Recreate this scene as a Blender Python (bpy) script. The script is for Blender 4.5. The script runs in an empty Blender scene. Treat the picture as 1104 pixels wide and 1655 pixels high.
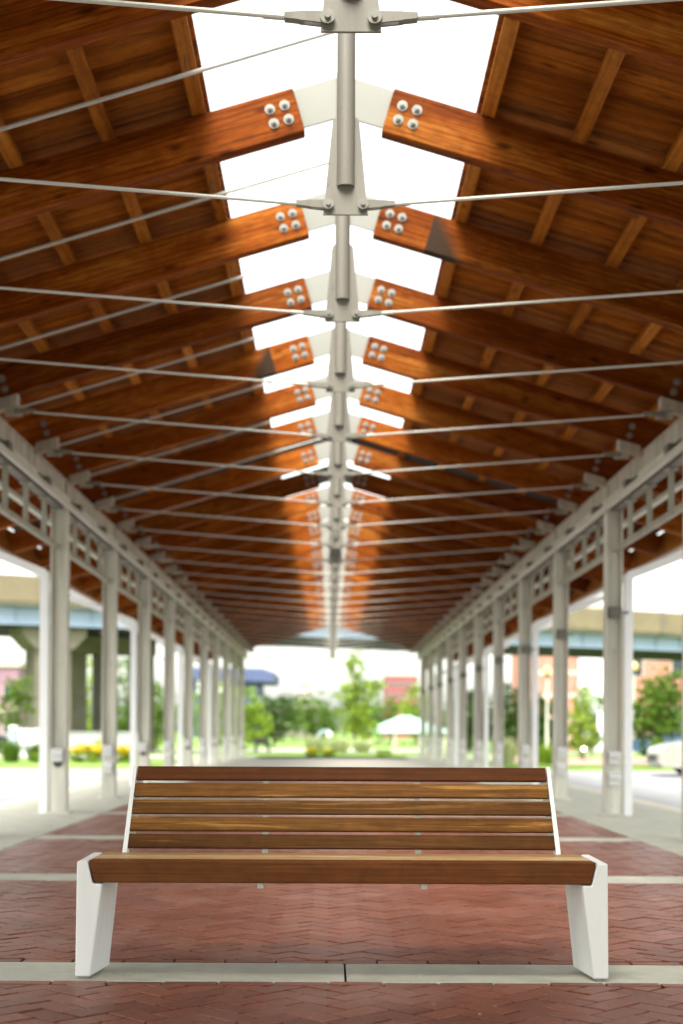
import bpy, bmesh, math, random
from mathutils import Vector, Matrix
R = math.radians
rnd = random.Random(7)
S = bpy.context.scene
COL = S.collection

# ------------------------------------------------------------------ camera
FPX = 2299.0                       # focal length in photo pixels (50 mm)
CAMZ = 0.914
cd = bpy.data.cameras.new('camera')
cam = bpy.data.objects.new('camera', cd); COL.objects.link(cam)
cam.location = (0, 0, CAMZ)
cam.rotation_euler = (Matrix.Rotation(R(90), 3, 'X') @ Matrix.Rotation(R(0.27), 3, 'Z')).to_euler()
cd.sensor_fit = 'VERTICAL'; cd.sensor_height = 36.0; cd.sensor_width = 24.0
cd.lens = FPX / 1655 * 36
cd.shift_x = 18 / 1655; cd.shift_y = 352.5 / 1655
cd.clip_start = 0.1; cd.clip_end = 3000
cd.dof.use_dof = True; cd.dof.focus_distance = 5.35; cd.dof.aperture_fstop = 2.0
S.camera = cam

# ------------------------------------------------------------------ light
SUN_EL, SUN_AZ = 58, 196           # azimuth clockwise from +Y : from behind the camera, a little to the left
w = bpy.data.worlds.new('World'); S.world = w; w.use_nodes = True
nt = w.node_tree; nt.nodes.clear()
sky = nt.nodes.new('ShaderNodeTexSky'); sky.sky_type = 'NISHITA'; sky.sun_disc = False
sky.sun_elevation = R(SUN_EL); sky.sun_rotation = R(SUN_AZ)
sky.air_density = 1.0; sky.dust_density = 3.0; sky.ozone_density = 1.0
hs = nt.nodes.new('ShaderNodeHueSaturation'); hs.inputs['Saturation'].default_value = 0.22
bg = nt.nodes.new('ShaderNodeBackground'); bg.inputs['Strength'].default_value = 0.15
wo = nt.nodes.new('ShaderNodeOutputWorld')
tint = nt.nodes.new('ShaderNodeMix'); tint.data_type = 'RGBA'; tint.blend_type = 'MULTIPLY'; tint.inputs[0].default_value = 1; tint.inputs[7].default_value = (.99, 1, .92, 1)
nt.links.new(sky.outputs[0], hs.inputs['Color']); nt.links.new(hs.outputs[0], tint.inputs[6]); nt.links.new(tint.outputs[2], bg.inputs[0]); nt.links.new(bg.outputs[0], wo.inputs[0])
sd = bpy.data.lights.new('sun', 'SUN'); sd.energy = 1.5; sd.angle = R(36); sd.color = (1, .95, .86)
sun = bpy.data.objects.new('sun', sd); COL.objects.link(sun)
az, el = R(SUN_AZ), R(SUN_EL)
dirv = Vector((math.sin(az) * math.cos(el), math.cos(az) * math.cos(el), math.sin(el)))
sun.rotation_euler = dirv.to_track_quat('Z', 'Y').to_euler(); sun.location = (-20, 10, 40)
S.view_settings.view_transform = 'Standard'; S.view_settings.look = 'None'
S.view_settings.exposure = 2.12; S.view_settings.gamma = 1.0; S.view_settings.use_curve_mapping = False
S.cycles.max_bounces = 8; S.cycles.diffuse_bounces = 5; S.cycles.glossy_bounces = 3
S.cycles.use_denoising = True
S.cycles.sample_clamp_indirect = 8

# ------------------------------------------------------------------ materials
def new_mat(name):
    m = bpy.data.materials.new(name); m.use_nodes = True
    n = m.node_tree; b = n.nodes['Principled BSDF']
    return m, n, b

def N(n, typ, **kw):
    x = n.nodes.new(typ)
    for k, v in kw.items():
        if k in x.inputs: x.inputs[k].default_value = v
        else: setattr(x, k, v)
    return x

def ramp(n, stops, src):
    r = n.nodes.new('ShaderNodeValToRGB'); e = r.color_ramp.elements
    while len(e) < len(stops): e.new(0.5)
    for i, (p, c) in enumerate(stops):
        e[i].position = p; e[i].color = (*c, 1) if len(c) == 3 else c
    n.links.new(src, r.inputs[0]); return r

def mixc(n, a, b, fac, mode='MIX'):
    x = n.nodes.new('ShaderNodeMix'); x.data_type = 'RGBA'; x.blend_type = mode
    for s, v in ((0, fac), (6, a), (7, b)):
        if hasattr(v, 'is_output'): n.links.new(v, x.inputs[s])
        elif isinstance(v, tuple): x.inputs[s].default_value = (*v, 1)
        else: x.inputs[s].default_value = v
    return x.outputs[2]

def obj_coords(n, rand=True):
    tc = n.nodes.new('ShaderNodeTexCoord')
    if not rand: return tc.outputs['Object']
    oi = n.nodes.new('ShaderNodeObjectInfo')
    vm = N(n, 'ShaderNodeVectorMath', operation='SCALE'); vm.inputs[0].default_value = (37.3, 19.1, 53.7)
    n.links.new(oi.outputs['Random'], vm.inputs['Scale'])
    va = N(n, 'ShaderNodeVectorMath', operation='ADD')
    n.links.new(tc.outputs['Object'], va.inputs[0]); n.links.new(vm.outputs[0], va.inputs[1])
    return va.outputs[0]

def noise(n, co, scale3, scale=1.0, detail=4, rough=.55, dist=0.0):
    mp = n.nodes.new('ShaderNodeMapping'); mp.inputs['Scale'].default_value = scale3
    n.links.new(co, mp.inputs[0])
    t = N(n, 'ShaderNodeTexNoise', Scale=scale, Detail=detail, Roughness=rough, Distortion=dist)
    n.links.new(mp.outputs[0], t.inputs['Vector']); return t.outputs['Fac']

def bump(n, b, h, strength=.3, dist=.004):
    x = N(n, 'ShaderNodeBump', Strength=strength, Distance=dist)
    n.links.new(h, x.inputs['Height']); n.links.new(x.outputs[0], b.inputs['Normal'])

def plain(name, col, rough=.6, var=.12, scale=3.0, metal=0.0, bmp=0.0, fine=60, rand=True, spec=.5):
    m, n, b = new_mat(name); co = obj_coords(n, rand)
    f = noise(n, co, (1, 1, 1), scale, 5, .6)
    g = noise(n, co, (1, 1, 1), fine, 3, .6)
    lo = tuple(c * (1 - var) for c in col); hi = tuple(min(1, c * (1 + var)) for c in col)
    r = ramp(n, [(.3, lo), (.7, hi)], f)
    c2 = mixc(n, r.outputs[0], ramp(n, [(.35, (.8, .8, .8)), (.6, (1, 1, 1))], g).outputs[0], .5 if var > .05 else .15, 'MULTIPLY')
    n.links.new(c2, b.inputs['Base Color'])
    b.inputs['Roughness'].default_value = rough; b.inputs['Metallic'].default_value = metal
    b.inputs['Specular IOR Level'].default_value = spec
    if bmp: bump(n, b, g, bmp, .003)
    return m

def weathered(name, col, rough=.5, var=.16, spk=26, lim=.37):
    m, n, b = new_mat(name); co = obj_coords(n)
    a = noise(n, co, (9, 9, .7), 1, 5, .6); f = noise(n, co, (1, 1, 1), spk, 4, .65)
    lo = tuple(c * (1 - 2 * var) for c in col); hi = tuple(min(1, c * (1 + .6 * var)) for c in col)
    r_ = ramp(n, [(.32, lo), (.58, hi)], a)
    sp_ = ramp(n, [(lim - .10, (.45, .36, .28)), (lim, (1, 1, 1))], f)
    c = mixc(n, r_.outputs[0], sp_.outputs[0], .7, 'MULTIPLY')
    n.links.new(c, b.inputs['Base Color']); b.inputs['Roughness'].default_value = rough
    bump(n, b, f, .12, .002)
    return m

def wood(name, dark, mid, light, axis=0, rough=.55, knots=True, grain=1.0, streak=None, patch=False, spec=.4, rings=.5):
    """grain runs along local axis; each object gets its own offset"""
    m, n, b = new_mat(name); co = obj_coords(n)
    def sc(a, c): v = [c, c, c]; v[axis] = a; return tuple(v)
    big = noise(n, co, sc(.55, 6 * grain), 1, 3, .5, .6)
    fin = noise(n, co, sc(5.0, 85 * grain), 1, 4, .6, .3)
    # growth rings: distorted wave across the grain
    mp = n.nodes.new('ShaderNodeMapping'); mp.inputs['Scale'].default_value = sc(.32, 7 * grain)
    n.links.new(co, mp.inputs[0])
    wv = N(n, 'ShaderNodeTexWave', wave_type='RINGS', rings_direction='SPHERICAL', Scale=1.3, Distortion=5.5, Detail=2.5)
    wv.inputs['Detail Scale'].default_value = .8
    n.links.new(mp.outputs[0], wv.inputs['Vector'])
    mx = N(n, 'ShaderNodeMath', operation='MULTIPLY_ADD'); mx.inputs[1].default_value = .45
    n.links.new(fin, mx.inputs[0]); 
    half = N(n, 'ShaderNodeMath', operation='MULTIPLY'); half.inputs[1].default_value = .55
    n.links.new(big, half.inputs[0]); n.links.new(half.outputs[0], mx.inputs[2])
    r = ramp(n, [(.3, dark), (.5, mid), (.72, light)], mx.outputs[0])
    rg = ramp(n, [(.0, (.62, .55, .5)), (.45, (1, 1, 1))], wv.outputs['Fac'])
    c = mixc(n, r.outputs[0], rg.outputs[0], rings, 'MULTIPLY')
    if knots:
        mk = n.nodes.new('ShaderNodeMapping'); mk.inputs['Scale'].default_value = sc(3.0, 8.0)
        n.links.new(co, mk.inputs[0])
        vo = N(n, 'ShaderNodeTexVoronoi', Scale=1.0); n.links.new(mk.outputs[0], vo.inputs['Vector'])
        kr = ramp(n, [(.07, (.22, .15, .12)), (.20, (1, 1, 1))], vo.outputs['Distance'])
        c = mixc(n, c, kr.outputs[0], .8, 'MULTIPLY')
    if streak:
        st = noise(n, co, sc(1.3, 34), 1, 5, .65, .8)
        sr = ramp(n, [(.56, (0, 0, 0)), (.66, (1, 1, 1))], st)
        c = mixc(n, c, streak, sr.outputs[0])
    fg = noise(n, co, sc(9, 14), 1, 2, .5, 1.2)
    c = mixc(n, c, ramp(n, [(.35, (.72, .70, .68)), (.65, (1.12, 1.1, 1.08))], fg).outputs[0], .55, 'MULTIPLY')
    oi = n.nodes.new('ShaderNodeObjectInfo')
    tone = ramp(n, [(0, (.66, .62, .58)), (1, (1.12, 1.12, 1.12))], oi.outputs['Random'])
    c = mixc(n, c, tone.outputs[0], 1.0, 'MULTIPLY')
    if patch:       # dark triangular stain across the timber, near its ridge end
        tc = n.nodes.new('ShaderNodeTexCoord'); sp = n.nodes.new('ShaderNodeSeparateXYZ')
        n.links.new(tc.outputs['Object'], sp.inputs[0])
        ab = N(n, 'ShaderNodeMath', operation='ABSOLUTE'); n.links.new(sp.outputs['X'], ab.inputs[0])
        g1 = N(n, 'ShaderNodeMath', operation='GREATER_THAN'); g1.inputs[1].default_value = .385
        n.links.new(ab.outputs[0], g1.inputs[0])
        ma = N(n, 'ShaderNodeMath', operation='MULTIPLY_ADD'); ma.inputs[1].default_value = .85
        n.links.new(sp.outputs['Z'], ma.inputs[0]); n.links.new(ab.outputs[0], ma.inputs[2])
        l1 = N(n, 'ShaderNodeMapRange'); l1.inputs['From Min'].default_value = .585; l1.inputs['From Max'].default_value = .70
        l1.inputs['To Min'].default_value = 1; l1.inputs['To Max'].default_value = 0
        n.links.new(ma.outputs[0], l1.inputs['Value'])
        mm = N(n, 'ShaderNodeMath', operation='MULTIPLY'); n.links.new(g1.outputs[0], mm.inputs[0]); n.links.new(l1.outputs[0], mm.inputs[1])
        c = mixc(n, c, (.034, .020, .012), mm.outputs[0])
    n.links.new(c, b.inputs['Base Color'])
    b.inputs['Roughness'].default_value = rough; b.inputs['Specular IOR Level'].default_value = spec
    bump(n, b, fin, .35, .0015)
    return m

M = {}
M['fir'] = wood('rafter_timber', (.085, .0145, .0008), (.215, .050, .0030), (.46, .185, .030), spec=.06, rings=.75)
M['fir_patch'] = wood('dark_patch_rafter_timber', (.085, .0145, .0008), (.215, .050, .0030), (.46, .185, .030), spec=.06, rings=.75, patch=True)
M['deck'] = wood('deck_timber', (.14, .037, .003), (.29, .090, .009), (.45, .175, .03), grain=.8, spec=.05, rings=.7)
M['purlin'] = wood('purlin_timber', (.24, .07, .008), (.40, .145, .02), (.54, .23, .045), axis=1, spec=.06)
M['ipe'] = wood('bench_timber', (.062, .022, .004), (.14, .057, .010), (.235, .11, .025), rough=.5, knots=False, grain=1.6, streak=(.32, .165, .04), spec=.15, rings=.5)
M['ipe_worn_sheen'] = wood('worn_sheen_bench_timber', (.26, .145, .06), (.43, .26, .11), (.6, .4, .2), rough=.45, knots=False, grain=1.8, streak=(.6, .42, .22), spec=.3, rings=.4)  # worn seat timber, paler: skylight sheen on the seat top is put into the colour
M['ipe_plain'] = wood('bench_beam_timber', (.06, .017, .003), (.11, .034, .006), (.165, .057, .012), rough=.5, knots=False, grain=1.6, spec=.14, rings=.4)
M['steel'] = weathered('warm_grey_painted_steel', (.54, .525, .46), .5, .14)
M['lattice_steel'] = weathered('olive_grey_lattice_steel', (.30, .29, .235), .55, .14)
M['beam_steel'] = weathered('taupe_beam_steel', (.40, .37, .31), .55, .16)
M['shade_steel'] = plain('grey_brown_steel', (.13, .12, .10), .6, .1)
M['post_steel'] = weathered('dimmed_post_steel', (.18, .168, .14), .5, .12)  # darker copy of the column steel; weaker light on the posts put into the colour
M['ridge_steel'] = plain('ridge_painted_steel', (.20, .195, .17), .5, .05, 2.5)
M['steel_pale'] = plain('pale_painted_steel', (.50, .485, .43), .5, .05, 2.5)
M['white_spout'] = plain('white_downspout_paint', (.78, .78, .8), .45, .04, 2)
M['bolt'] = plain('galvanised_bolt', (.22, .21, .185), .45, .1, 8, metal=.2)
M['white_cast'] = weathered('white_cast_metal', (.71, .715, .70), .5, .04, 75, .30)
M['dark_metal'] = plain('dark_metal', (.03, .03, .03), .5, .1)
M['grey_plastic'] = plain('grey_box', (.6, .6, .6), .5, .05)
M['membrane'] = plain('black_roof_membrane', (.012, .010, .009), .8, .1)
M['roof_metal'] = plain('roof_sheet_metal', (.3, .31, .32), .5, .05)
M['concrete'] = plain('pale_concrete', (.43, .42, .35), .85, .16, 5, bmp=.25, fine=90)
M['kerb'] = plain('tan_kerb_concrete', (.58, .52, .41), .85, .1, 4)
M['road'] = plain('light_worn_road', (.25, .25, .26), .9, .12, .8)
M['grass'] = plain('lawn_grass', (.14, .24, .035), .9, .35, .9, fine=30)
M['sand'] = plain('joint_sand', (.022, .015, .012), .95, .8, 2.2)
M['path'] = plain('pale_path', (.45, .43, .38), .9, .08, 1)
M['plaza'] = plain('pink_brick_plaza', (.36, .2, .17), .9, .15, 2)
M['bark'] = plain('bark', (.10, .075, .05), .9, .3, 12)
M['concrete_pier'] = plain('bridge_concrete', (.17, .15, .115), .9, .2, 1.2)
M['parapet'] = plain('tan_parapet', (.18, .145, .09), .85, .2, 1.0)
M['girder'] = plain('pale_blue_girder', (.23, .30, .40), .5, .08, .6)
M['soffit'] = plain('shaded_girder_steel', (.014, .018, .022), .7, .15, 1)  # girder steel made near black: shade under the bridge is put into the colour
M['glass'] = plain('dark_window_glass', (.03, .04, .05), .12, .05)
M['stone'] = plain('pale_stone', (.55, .47, .4), .85, .08, 1)
M['white_panel'] = plain('white_panel', (.75, .76, .8), .5, .05, .5)
M['blue_wall'] = plain('blue_cladding', (.06, .08, .19), .6, .1, .1)
M['red_wall'] = plain('dark_red_brick', (.24, .065, .075), .85, .12, .3)
M['purple_wall'] = plain('mauve_brick', (.25, .14, .19), .85, .12, .3)
M['pink_wall'] = plain('pale_pink_wall', (.6, .5, .5), .85, .06, .3)
M['green_roof'] = plain('pale_green_metal_roof', (.30, .47, .42), .45, .05, .5)
M['tyre'] = plain('rubber', (.02, .02, .02), .8, .1)
M['white_car'] = plain('white_car_paint', (.30, .29, .25), .3, .02, 1)
M['blue_car'] = plain('blue_car_paint', (.04, .08, .16), .25, .02, 1)
M['black_car'] = plain('black_car_paint', (.015, .015, .018), .25, .02, 1)
M['sculpt'] = plain('blue_grey_metal', (.28, .36, .42), .4, .06, 2)
M['red'] = plain('red_paint', (.5, .03, .03), .5, .05)
M['lamp_glass'] = plain('amber_globe', (.7, .5, .2), .3, .05)
M['wallpaint'] = plain('pale_wall', (.34, .34, .37), .85, .06, 1)

def brick_wall_mat():
    m, n, b = new_mat('facade_brick'); tc = n.nodes.new('ShaderNodeTexCoord')
    f = noise(n, tc.outputs['Object'], (1, 1, 1), 1.5, 4)
    r = ramp(n, [(.3, (.36, .15, .12)), (.7, (.48, .22, .17))], f)
    n.links.new(r.outputs[0], b.inputs['Base Color']); b.inputs['Roughness'].default_value = .9
    return m
M['brickwall'] = brick_wall_mat()

def paver_mat():
    m, n, b = new_mat('red_clay_paver')
    at = N(n, 'ShaderNodeAttribute', attribute_name='tone'); oi = n.nodes.new('ShaderNodeObjectInfo')
    ad = N(n, 'ShaderNodeMath', operation='ADD'); n.links.new(at.outputs['Fac'], ad.inputs[0]); n.links.new(oi.outputs['Random'], ad.inputs[1])
    fr = N(n, 'ShaderNodeMath', operation='FRACT'); n.links.new(ad.outputs[0], fr.inputs[0])
    base = ramp(n, [(0, (.15, .043, .023)), (.35, (.195, .058, .031)), (.7, (.235, .076, .043)), (1, (.165, .048, .026))], fr.outputs[0])
    geo = n.nodes.new('ShaderNodeNewGeometry')
    f = noise(n, geo.outputs['Position'], (1, 1, 1), 34, 5, .65)
    big = noise(n, geo.outputs['Position'], (1, 1, 1), 1.6, 4, .6)
    c = mixc(n, base.outputs[0], ramp(n, [(.3, (.5, .46, .44)), (.5, (.9, .9, .9)), (.72, (1.25, 1.2, 1.15))], f).outputs[0], .8, 'MULTIPLY')
    c = mixc(n, c, (.36, .20, .16), ramp(n, [(.50, (0, 0, 0)), (.78, (.5, .5, .5))], big).outputs[0])
    n.links.new(c, b.inputs['Base Color']); b.inputs['Roughness'].default_value = .42
    b.inputs['Specular IOR Level'].default_value = .27
    bump(n, b, f, .22, .0015)
    return m
M['paver'] = paver_mat()

def leaf_mat(name, a, bcol, trans=.35):
    m, n, b = new_mat(name)
    at = N(n, 'ShaderNodeAttribute', attribute_name='tone')
    r = ramp(n, [(0, a), (1, bcol)], at.outputs['Fac'])
    n.links.new(r.outputs[0], b.inputs['Base Color']); b.inputs['Roughness'].default_value = .6
    b.inputs['Specular IOR Level'].default_value = .2
    tr = n.nodes.new('ShaderNodeBsdfTranslucent'); n.links.new(r.outputs[0], tr.inputs[0])
    ms = N(n, 'ShaderNodeMixShader', Fac=trans)
    n.links.new(b.outputs[0], ms.inputs[1]); n.links.new(tr.outputs[0], ms.inputs[2])
    n.links.new(ms.outputs[0], n.nodes['Material Output'].inputs[0])
    return m
M['leaf_bright'] = leaf_mat('yellow_green_leaves', (.09, .17, .012), (.30, .42, .04))
M['leaf_mid'] = leaf_mat('green_leaves', (.035, .085, .009), (.14, .235, .025))
M['leaf_dark'] = leaf_mat('dark_green_leaves', (.017, .043, .009), (.07, .13, .02))
M['leaf_pale'] = leaf_mat('pale_grass_blades', (.26, .30, .12), (.58, .60, .36))
M['petal'] = leaf_mat('yellow_petals', (.62, .42, .01), (.8, .62, .05))

# ------------------------------------------------------------------ mesh helpers
class MB:
    def __init__(s): s.v = []; s.f = []; s.t = []
    def add(s, vs, fs, tone=0.0):
        o = len(s.v); s.v += [tuple(x) for x in vs]
        for f in fs: s.f.append(tuple(i + o for i in f)); s.t.append(tone)
        return s
    def box(s, x0, x1, y0, y1, z0, z1, tone=0.0):
        v = [(x, y, z) for x in (x0, x1) for y in (y0, y1) for z in (z0, z1)]
        return s.add(v, [(0, 1, 3, 2), (4, 6, 7, 5), (0, 4, 5, 1), (2, 3, 7, 6), (0, 2, 6, 4), (1, 5, 7, 3)], tone)
    def prism(s, poly, y0, y1, axis='y'):
        """poly: (a,b) points; extruded along axis. axis y: (x,z); axis x: (y,z); axis z: (x,y)"""
        n = len(poly); vs = []
        for d in (y0, y1):
            for a, b in poly:
                vs.append({'y': (a, d, b), 'x': (d, a, b), 'z': (a, b, d)}[axis])
        fs = [tuple(range(n)), tuple(range(2 * n - 1, n - 1, -1))]
        fs += [(i, i + n, (i + 1) % n + n, (i + 1) % n) for i in range(n)]
        return s.add(vs, fs)
    def tube(s, p0, p1, r0, r1=None, n=10, caps=True):
        r1 = r0 if r1 is None else r1
        p0, p1 = Vector(p0), Vector(p1); d = (p1 - p0).normalized()
        u = d.orthogonal().normalized(); w_ = d.cross(u)
        vs = [p + (u * math.cos(2 * math.pi * i / n) + w_ * math.sin(2 * math.pi * i / n)) * r for p, r in ((p0, r0), (p1, r1)) for i in range(n)]
        fs = [(i, (i + 1) % n, (i + 1) % n + n, i + n) for i in range(n)]
        if caps: fs += [tuple(range(n - 1, -1, -1)), tuple(range(n, 2 * n))]
        return s.add(vs, fs)
    def path(s, pts, rads, n=8):
        for i in range(len(pts) - 1): s.tube(pts[i], pts[i + 1], rads[i], rads[i + 1], n, i in (0, len(pts) - 2))
        return s
    def mesh(s, name, mat=None, smooth=False, bevel=0.0, tone=False, seg=2):
        me = bpy.data.meshes.new(name); me.from_pydata(s.v, [], s.f); me.update()
        bm = bmesh.new(); bm.from_mesh(me)
        if tone is False:
            bmesh.ops.recalc_face_normals(bm, faces=bm.faces)
        if bevel:
            bmesh.ops.bevel(bm, geom=[e for e in bm.edges if len(e.link_faces) == 2 and e.calc_face_angle(0) > .3], offset=bevel, segments=seg, affect='EDGES', profile=.5)
        bm.to_mesh(me); bm.free()
        if tone:
            a = me.attributes.new('tone', 'FLOAT', 'FACE'); a.data.foreach_set('value', s.t)
        if smooth:
            me.polygons.foreach_set('use_smooth', [True] * len(me.polygons))
            try: me.set_sharp_from_angle(angle=R(35))
            except Exception: pass
        if mat: me.materials.append(M[mat] if isinstance(mat, str) else mat)
        return me

def link(name, data, parent=None, loc=(0, 0, 0), rot=(0, 0, 0)):
    o = bpy.data.objects.new(name, data); COL.objects.link(o)
    o.location = loc; o.rotation_euler = rot
    if parent: o.parent = parent
    return o
def tag(o, label=None, cat=None, group=None, kind=None):
    if label: o['label'] = label
    if cat: o['category'] = cat
    if group: o['group'] = group
    if kind: o['kind'] = kind
    return o
def thing(name, label, cat, loc=(0, 0, 0), rz=0, group=None):
    return tag(link(name, None, None, loc, (0, 0, rz)), label, cat, group)
def part(name, mb, mat, parent, loc=(0, 0, 0), rot=(0, 0, 0), **kw):
    return link(name, mb.mesh(name, mat, **kw), parent, loc, rot)

# ================================================================== GROUND
XC = 0.06                              # canopy / paving centre line
g = MB()
xs = [-400, -120, -60, -30, -14, -4, 4, 14, 30, 60, 120, 400]
ys = [36.8, 37.0, 50, 60, 80, 100, 140, 200, 300, 500, 1500]
def gz(y): return -.16 if y < 36.9 else (-.012 if y <= 50 else -.012 - 1.25 * min(1, (y - 50) / 140))
vs = [(x, y, gz(y)) for y in ys for x in xs]; nx = len(xs)
fs = [(j * nx + i, j * nx + i + 1, (j + 1) * nx + i + 1, (j + 1) * nx + i) for j in range(len(ys) - 1) for i in range(nx - 1)]
g.add(vs, fs)
g.add([(-400, -60, -.16), (400, -60, -.16), (400, 36.8, -.16), (-400, 36.8, -.16)], [(0, 1, 2, 3)])
tag(link('ground', g.mesh('ground', 'grass')), kind='structure')
for sgn in (-1, 1):
    rb = MB(); a, b_ = sorted((XC + sgn * 4.12, XC + sgn * 40))
    rb.box(a, b_, -30, 36.6, -.3, -.10)
    tag(link('road', rb.mesh('road', 'road')), kind='structure')
    kb = MB(); a, b_ = sorted((XC + sgn * 3.88, XC + sgn * 4.12)); 
    y = -12.0
    kr = tag(link('kerb', None), kind='structure')
    proto = MB().box(-.12, .12, -1.747, 1.747, -.3, 0.0).mesh('kerb_stone', 'kerb', bevel=.012)
    while y < 50:
        link('kerb_stone', proto, kr, (XC + sgn * 4.0, y + 1.75, 0)); y += 3.5

# paving: sand bed, concrete bands, side slabs, herringbone bricks
BX0, BX1 = XC - 2.53, XC + 2.53
bands = [1.95, 5.37, 8.79, 12.03, 15.5] + [15.5 + 3.5 * k for k in range(1, 6)]
BH = .205
bed = MB().box(XC - 3.88, XC + 3.88, -12, 50, -.3, -.016)
tag(link('paving_bed', bed.mesh('paving_bed', 'sand')), kind='structure')
cb = tag(link('concrete_band', None), kind='structure')
half = MB().box(-1.262, 1.262, -BH, BH, -.1, 0).mesh('slab', 'concrete', bevel=.006)
for c in bands:
    for sx in (-1, 1): link('slab', half, cb, (XC + sx * 1.266, c, rnd.uniform(-.001, .001)))
sw = tag(link('side_walk', None), kind='structure')
slab = MB().box(-.667, .667, -.871, .871, -.1, 0).mesh('slab', 'concrete', bevel=.006)
yy = -2.0
while yy < 49:
    for sx in (-1, 1): link('slab', slab, sw, (XC + sx * 3.205, yy, rnd.uniform(-.0015, .0015)))
    yy += 1.75

def clip(poly, x0, x1, y0, y1):
    for ax, lim, keep in ((0, x0, 1), (0, x1, -1), (1, y0, 1), (1, y1, -1)):
        out = []
        for i in range(len(poly)):
            p, q = poly[i], poly[(i + 1) % len(poly)]
            dp, dq = (p[ax] - lim) * keep, (q[ax] - lim) * keep
            if dp >= 0: out.append(p)
            if dp * dq < 0:
                t = dp / (dp - dq); out.append((p[0] + t * (q[0] - p[0]), p[1] + t * (q[1] - p[1])))
        poly = out
        if len(poly) < 3: return []
    return poly
def area(p): return abs(sum(p[i][0] * p[(i + 1) % len(p)][1] - p[(i + 1) % len(p)][0] * p[i][1] for i in range(len(p)))) / 2
BL, BW, CW, JG = .2, .1, .066, .0048
bricks = []                       # (poly, centre)
def region(y0, y1):
    # a stretcher course along each band, herringbone at 45 degrees between
    for cy in (y0 + CW / 2, y1 - CW / 2):
        x = BX0 + rnd.uniform(-.15, 0)
        while x < BX1:
            p = clip([(x + JG, cy - CW / 2 + JG), (x + BL - JG, cy - CW / 2 + JG), (x + BL - JG, cy + CW / 2 - JG), (x + JG, cy + CW / 2 - JG)], BX0 + JG, BX1 - JG, 0, 99)
            if p and area(p) > .002: bricks.append(p)
            x += BL
    c45 = math.cos(R(45)); ya, yb = y0 + CW + JG * .5, y1 - CW - JG * .5
    n = int((BX1 - BX0 + yb - ya) / BW) + 30
    cx, cy = XC, (ya + yb) / 2
    # classic 2:1 herringbone lattice: cell (i,j); pattern repeats every 4 cells
    for i in range(-n, n):
        for j in range(-n, n):
            k = (i - j) % 4
            if k == 0: r = (i, j, i + 2, j + 1)
            elif k == 2: r = (i, j - 1, i + 1, j + 1) if False else None
            else: r = None
            if k == 3: r = (i, j, i + 1, j + 2) if True else None
            if r is None: continue
            u0, v0, u1, v1 = (q * BW for q in r)
            e = JG
            pl = [(u0 + e, v0 + e), (u1 - e, v0 + e), (u1 - e, v1 - e), (u0 + e, v1 - e)]
            pl = [(cx + (u - v) * c45, cy + (u + v) * c45) for u, v in pl]
            if max(p[1] for p in pl) < ya or min(p[1] for p in pl) > yb or max(p[0] for p in pl) < BX0 or min(p[0] for p in pl) > BX1: continue
            pl = clip(pl, BX0 + JG, BX1 - JG, ya + JG, yb - JG)
            if pl and area(pl) > .0012: bricks.append(pl)
for a, b_ in zip(bands[:-1], bands[1:]):
    if b_ > 34: break
    region(a + BH + .002, b_ - BH - .002)
def brick_mb(mb, poly, ox=0, oy=0, oz=0, tone=0.0, tx=0, ty=0):
    n = len(poly); c = (sum(p[0] for p in poly) / n, sum(p[1] for p in poly) / n)
    vs = []
    for k, z in ((1.0, -.016), (1.0, -.002), (.98, 0.0)):
        for p in poly:
            dx, dy = p[0] - c[0], p[1] - c[1]
            vs.append((c[0] + dx * k - ox, c[1] + dy * k - oy, oz + z + (dx * tx + dy * ty)))
    fs = [tuple(range(2 * n, 3 * n))]
    for l in (0, 1):
        fs += [(l * n + i, l * n + (i + 1) % n, (l + 1) * n + (i + 1) % n, (l + 1) * n + i) for i in range(n)]
    mb.add(vs, fs, tone)
pav = tag(link('brick_paving', None), kind='structure')
def cen(p): return (sum(q[0] for q in p) / len(p), sum(q[1] for q in p) / len(p))
def seen(p):
    c = cen(p); return c[1] > 4.3 and abs(c[0] + .04) < .245 * c[1]
vis = sorted((p for p in bricks if seen(p) and area(p) > .006), key=lambda p: cen(p)[1])[:298]
vs_ids = set(map(id, vis)); cache = {}
for p in vis:
    c = cen(p); key = tuple((round(q[0] - c[0], 3), round(q[1] - c[1], 3)) for q in p)
    if key not in cache:
        mb = MB(); brick_mb(mb, p, c[0], c[1]); cache[key] = mb.mesh('brick', 'paver')
    link('brick', cache[key], pav, (c[0], c[1], rnd.uniform(-.0022, .0022)), (rnd.uniform(-.006, .006), rnd.uniform(-.006, .006), rnd.uniform(-.008, .008)))
mb = MB()
for p in bricks:
    if id(p) not in vs_ids:
        brick_mb(mb, p, 0, 0, rnd.uniform(-.0022, .0022), rnd.random(), rnd.uniform(-.006, .006), rnd.uniform(-.006, .006))
tag(link('brick_field', mb.mesh('brick_field', 'paver', tone=True), pav), kind='stuff')
fl = MB().box(BX0, BX1, 33.3, 50, -.015, -.004)
tag(link('far_pavement', fl.mesh('far_pavement', 'path')), kind='structure')

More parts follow.
